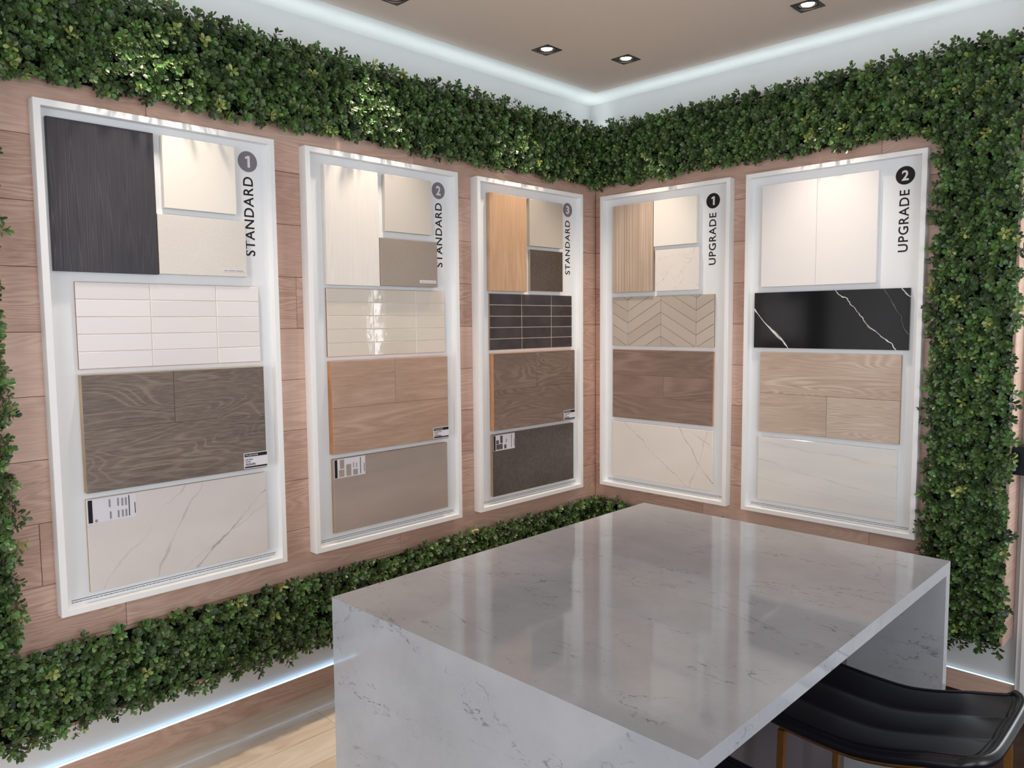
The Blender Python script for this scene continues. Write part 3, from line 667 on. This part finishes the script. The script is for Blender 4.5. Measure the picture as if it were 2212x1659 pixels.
def hedge(side, u0, u1, v0, v1, label, spacing=0.0205, edges='lrtb', nobj=300, hide=None):
    rz = math.pi/2 if side == 'l' else 0.0
    loc = (0, (u0+u1)/2, v0) if side == 'l' else ((u0+u1)/2, 0, v0)
    L, H = u1-u0, v1-v0
    h = empty('boxwood_hedge', loc, rz); tag(h, label, 'hedge', 'artificial boxwood hedge bordering the wood walls')
    obj('backing_mat', MB().box(-L/2+.004, L/2-.004, -0.012, -0.002, 0.004, H-.004), M['mat'], h)
    nx, nz = int(L/spacing), int(H/spacing)
    gx, gz = np.meshgrid((np.arange(nx)+.5)/nx*L-L/2, (np.arange(nz)+.5)/nz*H)
    U = gx.ravel()+rng.uniform(-.5, .5, gx.size)*spacing; Vv = gz.ravel()+rng.uniform(-.5, .5, gx.size)*spacing
    N = len(U)
    lean = rng.normal(0, 0.36, (N, 2))
    ed = 0.06
    if 'l' in edges: lean[:, 0] -= np.clip((ed-(U+L/2))/ed, 0, 1)*0.42
    if 'r' in edges: lean[:, 0] += np.clip((ed-(L/2-U))/ed, 0, 1)*0.42
    if 'b' in edges: lean[:, 1] -= np.clip((ed-Vv)/ed, 0, 1)*0.42
    if 't' in edges: lean[:, 1] += np.clip((ed-(H-Vv))/ed, 0, 1)*0.42
    sc = rng.uniform(0.80, 1.22, N); spin = rng.uniform(0, 6.283, N); kind = rng.integers(0, len(PROTO), N)
    dirs = np.stack([lean[:, 0], -np.ones(N), lean[:, 1]], 1); dirs /= np.linalg.norm(dirs, axis=1)[:, None]
    roots = np.stack([U, np.full(N, -0.006) - rng.uniform(0, 0.018, N), Vv], 1)
    # local frames
    ref = np.tile(np.array([0.0, 0, 1.0]), (N, 1)); X = np.cross(ref, dirs); X /= np.linalg.norm(X, axis=1)[:, None]; Y = np.cross(dirs, X)
    c, s = np.cos(spin)[:, None], np.sin(spin)[:, None]; X, Y = c*X+s*Y, -s*X+c*Y
    # which ones show largest
    tips = roots+dirs*0.06
    wp = np.stack([loc[0]-tips[:, 1], loc[1]+tips[:, 0], loc[2]+tips[:, 2]], 1) if side == 'l' else np.stack([loc[0]+tips[:, 0], loc[1]+tips[:, 1], loc[2]+tips[:, 2]], 1)
    px, py, zz = px_of(wp)
    inview = (px > 0) & (px < 2212) & (py > 0) & (py < 1659)
    if hide is not None: inview &= ~hide(px, py)
    order = np.argsort(zz + np.where(inview, 0, 1000))
    pick = set(order[:min(nobj, int(inview.sum()))].tolist())
    VV, TT, NN, RR, off = [], [], [], [], 0
    for i in range(N):
        B = np.stack([X[i], Y[i], dirs[i]], 1)
        if i in pick:
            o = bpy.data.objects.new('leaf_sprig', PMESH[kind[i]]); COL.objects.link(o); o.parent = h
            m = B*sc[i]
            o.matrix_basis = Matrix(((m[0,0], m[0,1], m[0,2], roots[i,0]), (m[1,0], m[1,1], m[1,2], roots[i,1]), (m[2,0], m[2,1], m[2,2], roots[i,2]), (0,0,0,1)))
        else:
            v, t, tn, r = PROTO[kind[i]]
            VV.append((v*sc[i]) @ B.T + roots[i]); TT.append(t+off); NN.append(tn); RR.append(r); off += len(v)
    if VV:
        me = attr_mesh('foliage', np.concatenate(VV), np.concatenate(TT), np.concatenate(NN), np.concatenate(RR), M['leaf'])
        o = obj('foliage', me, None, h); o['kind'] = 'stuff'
    return h
isl_hide = lambda px, py: (py > 1085+np.where(px < 1390, (1390-px)*0.306, (px-1390)*0.1925))
hedge('l', YL+0.01, 0.0-0.02, 2.525, 2.835, 'long green boxwood hedge strip above the three left frames', edges='lbt')
hedge('r', 0.02, XR-0.012, 2.525, 2.835, 'green boxwood hedge strip above the two right frames', edges='rbt')
hedge('r', 1.890, XR-0.008, 0.325, 2.525, 'tall green boxwood hedge column at the right end of the wood wall', edges='lrb')
hedge('l', YL+0.01, -0.02, 0.332, 0.612, 'long green boxwood hedge strip below the three left frames', edges='lbt')
hedge('l', YL+0.01, -3.108, 0.612, 2.525, 'boxwood hedge column cut off by the left edge of the picture', edges='lr')
hedge('r', 0.02, 1.890, 0.332, 0.612, 'boxwood hedge strip mostly hidden behind the island, below the right frames', edges='bt', nobj=120, hide=isl_hide, spacing=0.024)

# ------------------------------------------------------------------ island
IX0, IX1, IY0, IY1, IZ, IT = 1.014, 2.215, -2.523, -0.950, 0.924, 0.040
isl = empty('kitchen_island', ((IX0+IX1)/2, (IY0+IY1)/2, 0)); tag(isl, 'grey veined quartz island with waterfall ends in front of the frames', 'island')
ha, hb = (IX1-IX0)/2, (IY1-IY0)/2
def bev_box(name, x0, x1, y0, y1, z0, z1, b, mat, parent, loc=(0,0,0)):
    bm = bmesh.new(); bmesh.ops.create_cube(bm, size=1.0)
    for v in bm.verts: v.co = Vector(((x0+x1)/2+v.co.x*(x1-x0), (y0+y1)/2+v.co.y*(y1-y0), (z0+z1)/2+v.co.z*(z1-z0)))
    bmesh.ops.bevel(bm, geom=list(bm.edges), offset=b, segments=2, affect='EDGES', profile=0.5)
    me = bpy.data.meshes.new(name); bm.to_mesh(me); bm.free(); return obj(name, me, mat, parent, loc)
def mitred(name, poly):
    # poly in (y,z), extruded along x
    V = [(-ha, y, z) for y, z in poly]+[(ha, y, z) for y, z in poly]; k = len(poly)
    F = [tuple(reversed(range(k))), tuple(range(k, 2*k))]+[(i, (i+1) % k, k+(i+1) % k, k+i) for i in range(k)]
    bm = bmesh.new(); vs = [bm.verts.new(v) for v in V]
    for f in F: bm.faces.new([vs[i] for i in f])
    bmesh.ops.recalc_face_normals(bm, faces=bm.faces)
    me = bpy.data.meshes.new(name); bm.to_mesh(me); bm.free(); return obj(name, me, M['quartz'], isl)
g_ = 0.0002
mitred('countertop', [(-hb+g_, IZ), (hb-g_, IZ), (hb-IT-g_, IZ-IT), (-hb+IT+g_, IZ-IT)])
mitred('waterfall_panel', [(-hb, IZ), (-hb, 0), (-hb+IT, 0), (-hb+IT, IZ-IT)])
mitred('waterfall_panel', [(hb, IZ), (hb, 0), (hb-IT, 0), (hb-IT, IZ-IT)])
bx = 1.909-(IX0+IX1)/2
obj('back_panel', MB().box(bx-0.02, bx, -hb+IT+.0005, hb-IT-.0005, 0.0, IZ-IT-.0005), M['taupe'], isl)
obj('cabinet_body', MB().box(-ha+0.02, bx-0.0205, -hb+IT+.0005, hb-IT-.0005, 0.08, IZ-IT-.0005), M['taupe'], isl)

# ------------------------------------------------------------------ stools
def make_stool(name, loc, label):
    """seat faces -x (towards the island); back is at +x ; local origin on floor under seat centre"""
    t = empty(name, loc); tag(t, label, 'bar stool', 'black leather bar stools at the island')
    hw = 0.215; n1, n2 = 26, 34; th = 0.026
    prof = []
    for k in range(n1+1):
        s = k/n1; x = -0.24 + 0.525*s
        z = 0.650 - 0.012*math.sin(math.pi*min(1, s/0.75))
        if s > 0.40: q = (s-0.40)/0.60; z += 0.070*q**1.5
        prof.append((x, z))
    def surf(s, v):
        k = s*n1; i0 = min(n1-1, int(k)); f = k-i0
        x = prof[i0][0]*(1-f)+prof[i0+1][0]*f; z = prof[i0][1]*(1-f)+prof[i0+1][1]*f
        # rounded rear corners, saddle dip, shallow channels running front to back
        y = v*hw
        z += 0.006*abs(v)**3 - 0.008*(1-v*v)
        ch = abs(math.sin((v*1.5+0.5)*math.pi))**0.35
        z += 0.010*(ch-1) * (1 if s < 0.98 else 0)
        if s > 0.7:
            q = (s-0.7)/0.3; x -= 0.03*q*abs(v)**8; z -= 0.012*q*abs(v)**4
        return Vector((x, y, z))
    V, F = [], []
    for i in range(n1+1):
        for j in range(n2+1): V.append(surf(i/n1, -1+2*j/n2))
    no = len(V)
    for p in list(V): V.append(p-Vector((0, 0, th)))
    idx = lambda i, j: i*(n2+1)+j
    for i in range(n1):
        for j in range(n2):
            a, b, c, d = idx(i,j), idx(i+1,j), idx(i+1,j+1), idx(i,j+1)
            F.append((a, b, c, d)); F.append((no+d, no+c, no+b, no+a))
    for i in range(n1):
        F.append((idx(i,0), no+idx(i,0), no+idx(i+1,0), idx(i+1,0))); F.append((idx(i+1,n2), no+idx(i+1,n2), no+idx(i,n2), idx(i,n2)))
    for j in range(n2):
        F.append((idx(0,j+1), no+idx(0,j+1), no+idx(0,j), idx(0,j))); F.append((idx(n1,j), no+idx(n1,j), no+idx(n1,j+1), idx(n1,j+1)))
    me = bpy.data.meshes.new('seat'); me.from_pydata([tuple(v) for v in V], [], F); me.update()
    seat = smooth(obj('seat', me, M['leather'], t))
    # rolled edge all round
    path = [surf(i/n1, -1) for i in range(n1+1)]+[surf(1, -1+2*j/n2) for j in range(1, n2+1)]+[surf(i/n1, 1) for i in range(n1-1, -1, -1)]+[surf(0, 1-2*j/n2) for j in range(1, n2)]
    def tube(path, r, k=8, closed=True, dz=0.0, flat=1.0):
        V, F = [], []; m = len(path)
        for i, p in enumerate(path):
            a, b = path[i-1] if (closed or i > 0) else p, path[(i+1) % m] if (closed or i < m-1) else p
            d = (b-a).normalized(); s = d.cross(Vector((0,0,1))).normalized(); u = s.cross(d)
            for q in range(k):
                an = 2*math.pi*q/k; V.append(p+Vector((0,0,dz))+s*(r*math.cos(an))+u*(r*flat*math.sin(an)))
        for i in range(m if closed else m-1):
            for q in range(k):
                F.append((i*k+q, i*k+(q+1) % k, ((i+1) % m)*k+(q+1) % k, ((i+1) % m)*k+q))
        me = bpy.data.meshes.new('tube'); me.from_pydata([tuple(v) for v in V], [], F); me.update(); return me
    smooth(obj('rolled_edge', tube(path, 0.015, 10, True, -0.011, 1.0), M['leather'], seat))
    inner = [surf(0.03+0.92*i/n1, -0.93) for i in range(n1+1)]+[surf(0.95, -0.93+1.86*j/n2) for j in range(1, n2+1)]+[surf(0.95-0.92*i/n1, 0.93) for i in range(1, n1+1)]
    obj('stitching', tube(inner, 0.0011, 4, False, 0.0008), M['stitch'], seat)
    # brass frame
    def bar(nm, a, b, w):
        a, b = Vector(a), Vector(b); d = (b-a).normalized(); s = d.cross(Vector((0.03, 1, 0.02))).normalized()*(w/2); u = s.cross(d).normalized()*(w/2)
        V = [a+s+u, a-s+u, a-s-u, a+s-u, b+s+u, b-s+u, b-s-u, b+s-u]
        me = bpy.data.meshes.new(nm); me.from_pydata([tuple(v) for v in V], [], [(0,1,2,3),(7,6,5,4),(0,4,5,1),(1,5,6,2),(2,6,7,3),(3,7,4,0)]); me.update()
        return obj(nm, me, M['brass'], t)
    for sy in (-1, 1):
        bar('leg', (-0.215, sy*0.20, 0.0), (-0.205, sy*0.20, 0.600), 0.018)
        bar('leg', (0.262, sy*0.20, 0.0), (0.242, sy*0.20, 0.640), 0.018)
        pts = [surf(0.06+0.86*i/12, sy*0.97)+Vector((0, -sy*0.012, -th-0.012)) for i in range(13)]
        smooth(obj('seat_rail', tube(pts, 0.011, 4, False), M['brass'], t))
        bar('footrest', (-0.214, sy*0.20, 0.22), (0.256, sy*0.20, 0.22), 0.014)
    bar('seat_rail', (-0.205, -0.20, 0.605), (-0.205, 0.20, 0.605), 0.016)
    bar('footrest', (-0.214, -0.20, 0.22), (-0.214, 0.20, 0.22), 0.014)
    return t
make_stool('bar_stool', (2.228, -1.555, 0), 'black leather bar stool with brass legs at the lower right')
make_stool('bar_stool', (2.228, -2.26, 0), 'black bar stool mostly hidden by the island corner at the bottom edge')

# ------------------------------------------------------------------ black box on the right
bb = empty('black_wall_box', (2.193, 0.085, 1.065)); tag(bb, 'black satin box beside the hedge column, cut by the right edge', 'box')
bev_box('body', 0, 0.42, -0.085, 0.0, 0, 0.119, 0.002, M['blackbox'], bb)
obj('mounting_bracket', MB().box(0.06, 0.12, 0.0005, 0.072, 0.03, 0.09), M['black'], bb)

# ------------------------------------------------------------------ downlights
def ring_mesh(prof, n=36, squash=None):
    V, F = [], []
    for r, z in prof:
        for k in range(n): V.append((r*math.cos(2*math.pi*k/n), r*math.sin(2*math.pi*k/n), z))
    for i in range(len(prof)-1):
        for k in range(n): F.append((i*n+k, i*n+(k+1) % n, (i+1)*n+(k+1) % n, (i+1)*n+k))
    me = bpy.data.meshes.new('ring'); me.from_pydata(V, [], F); me.update(); return me
M['lamp'] = emission('warm_lamp', (255, 236, 214), 14.0)
M['reflector'] = paint('dark_reflector', (70, 62, 58), 0.35, 0.5)
WARM = (1.0, 0.86, 0.72)
for (x, y, s, lab) in LAMPS:
    t = empty('ceiling_downlight', (x, y, ZC)); tag(t, lab, 'downlight', 'square ceiling downlights')
    n_ = 32; V, F = [], []
    for k in range(n_):
        a = 2*math.pi*k/n_; c, sn = math.cos(a), math.sin(a); m_ = max(abs(c), abs(sn))
        V.append((LS*c/m_, LS*sn/m_, -0.003)); V.append((0.043*c, 0.043*sn, -0.003)); V.append((LS*c/m_, LS*sn/m_, 0.0))
        V.append((0.043*c, 0.043*sn, 0.02))
    for k in range(n_):
        a, b = k*4, ((k+1) % n_)*4
        F += [(a, a+1, b+1, b), (a, b, b+2, a+2), (a+1, a+3, b+3, b+1)]
    me = bpy.data.meshes.new('trim_plate'); me.from_pydata(V, [], F); me.update(); obj('trim_plate', me, M['black'], t)
    g = obj('gimbal_ring', ring_mesh([(0.0425, 0.012), (0.0415, -0.001), (0.0385, -0.001), (0.038, 0.006)]), M['black'], t, (0, 0, 0.004)); smooth(g)
    rf = obj('reflector', ring_mesh([(0.0375, -0.001), (0.033, 0.004), (0.0275, 0.005)]), M['reflector'], t, (0, 0, 0.002)); smooth(rf)
    lp = obj('lamp', ring_mesh([(0.028, 0.004), (0.026, 0.0), (0.016, -0.003), (0.0001, -0.004)]), M['lamp'], t, (0, 0, 0.003))
    obj('housing', ring_mesh([(0.0495, 0.0), (0.0495, 0.09), (0.001, 0.09)]), M['black'], t, (0, 0, 0.001))
    l = bpy.data.lights.new('downlight_beam', 'SPOT'); l.energy = 70; l.color = WARM; l.spot_size = math.radians(66); l.spot_blend = 1.0; l.shadow_soft_size = 0.035
    lo = bpy.data.objects.new('downlight_beam', l); COL.objects.link(lo); lo.parent = t; lo.location = (0, 0, -0.008)
    lo.rotation_euler = (0, math.radians(2), 0) if s == 'l' else (math.radians(2), 0, 0)
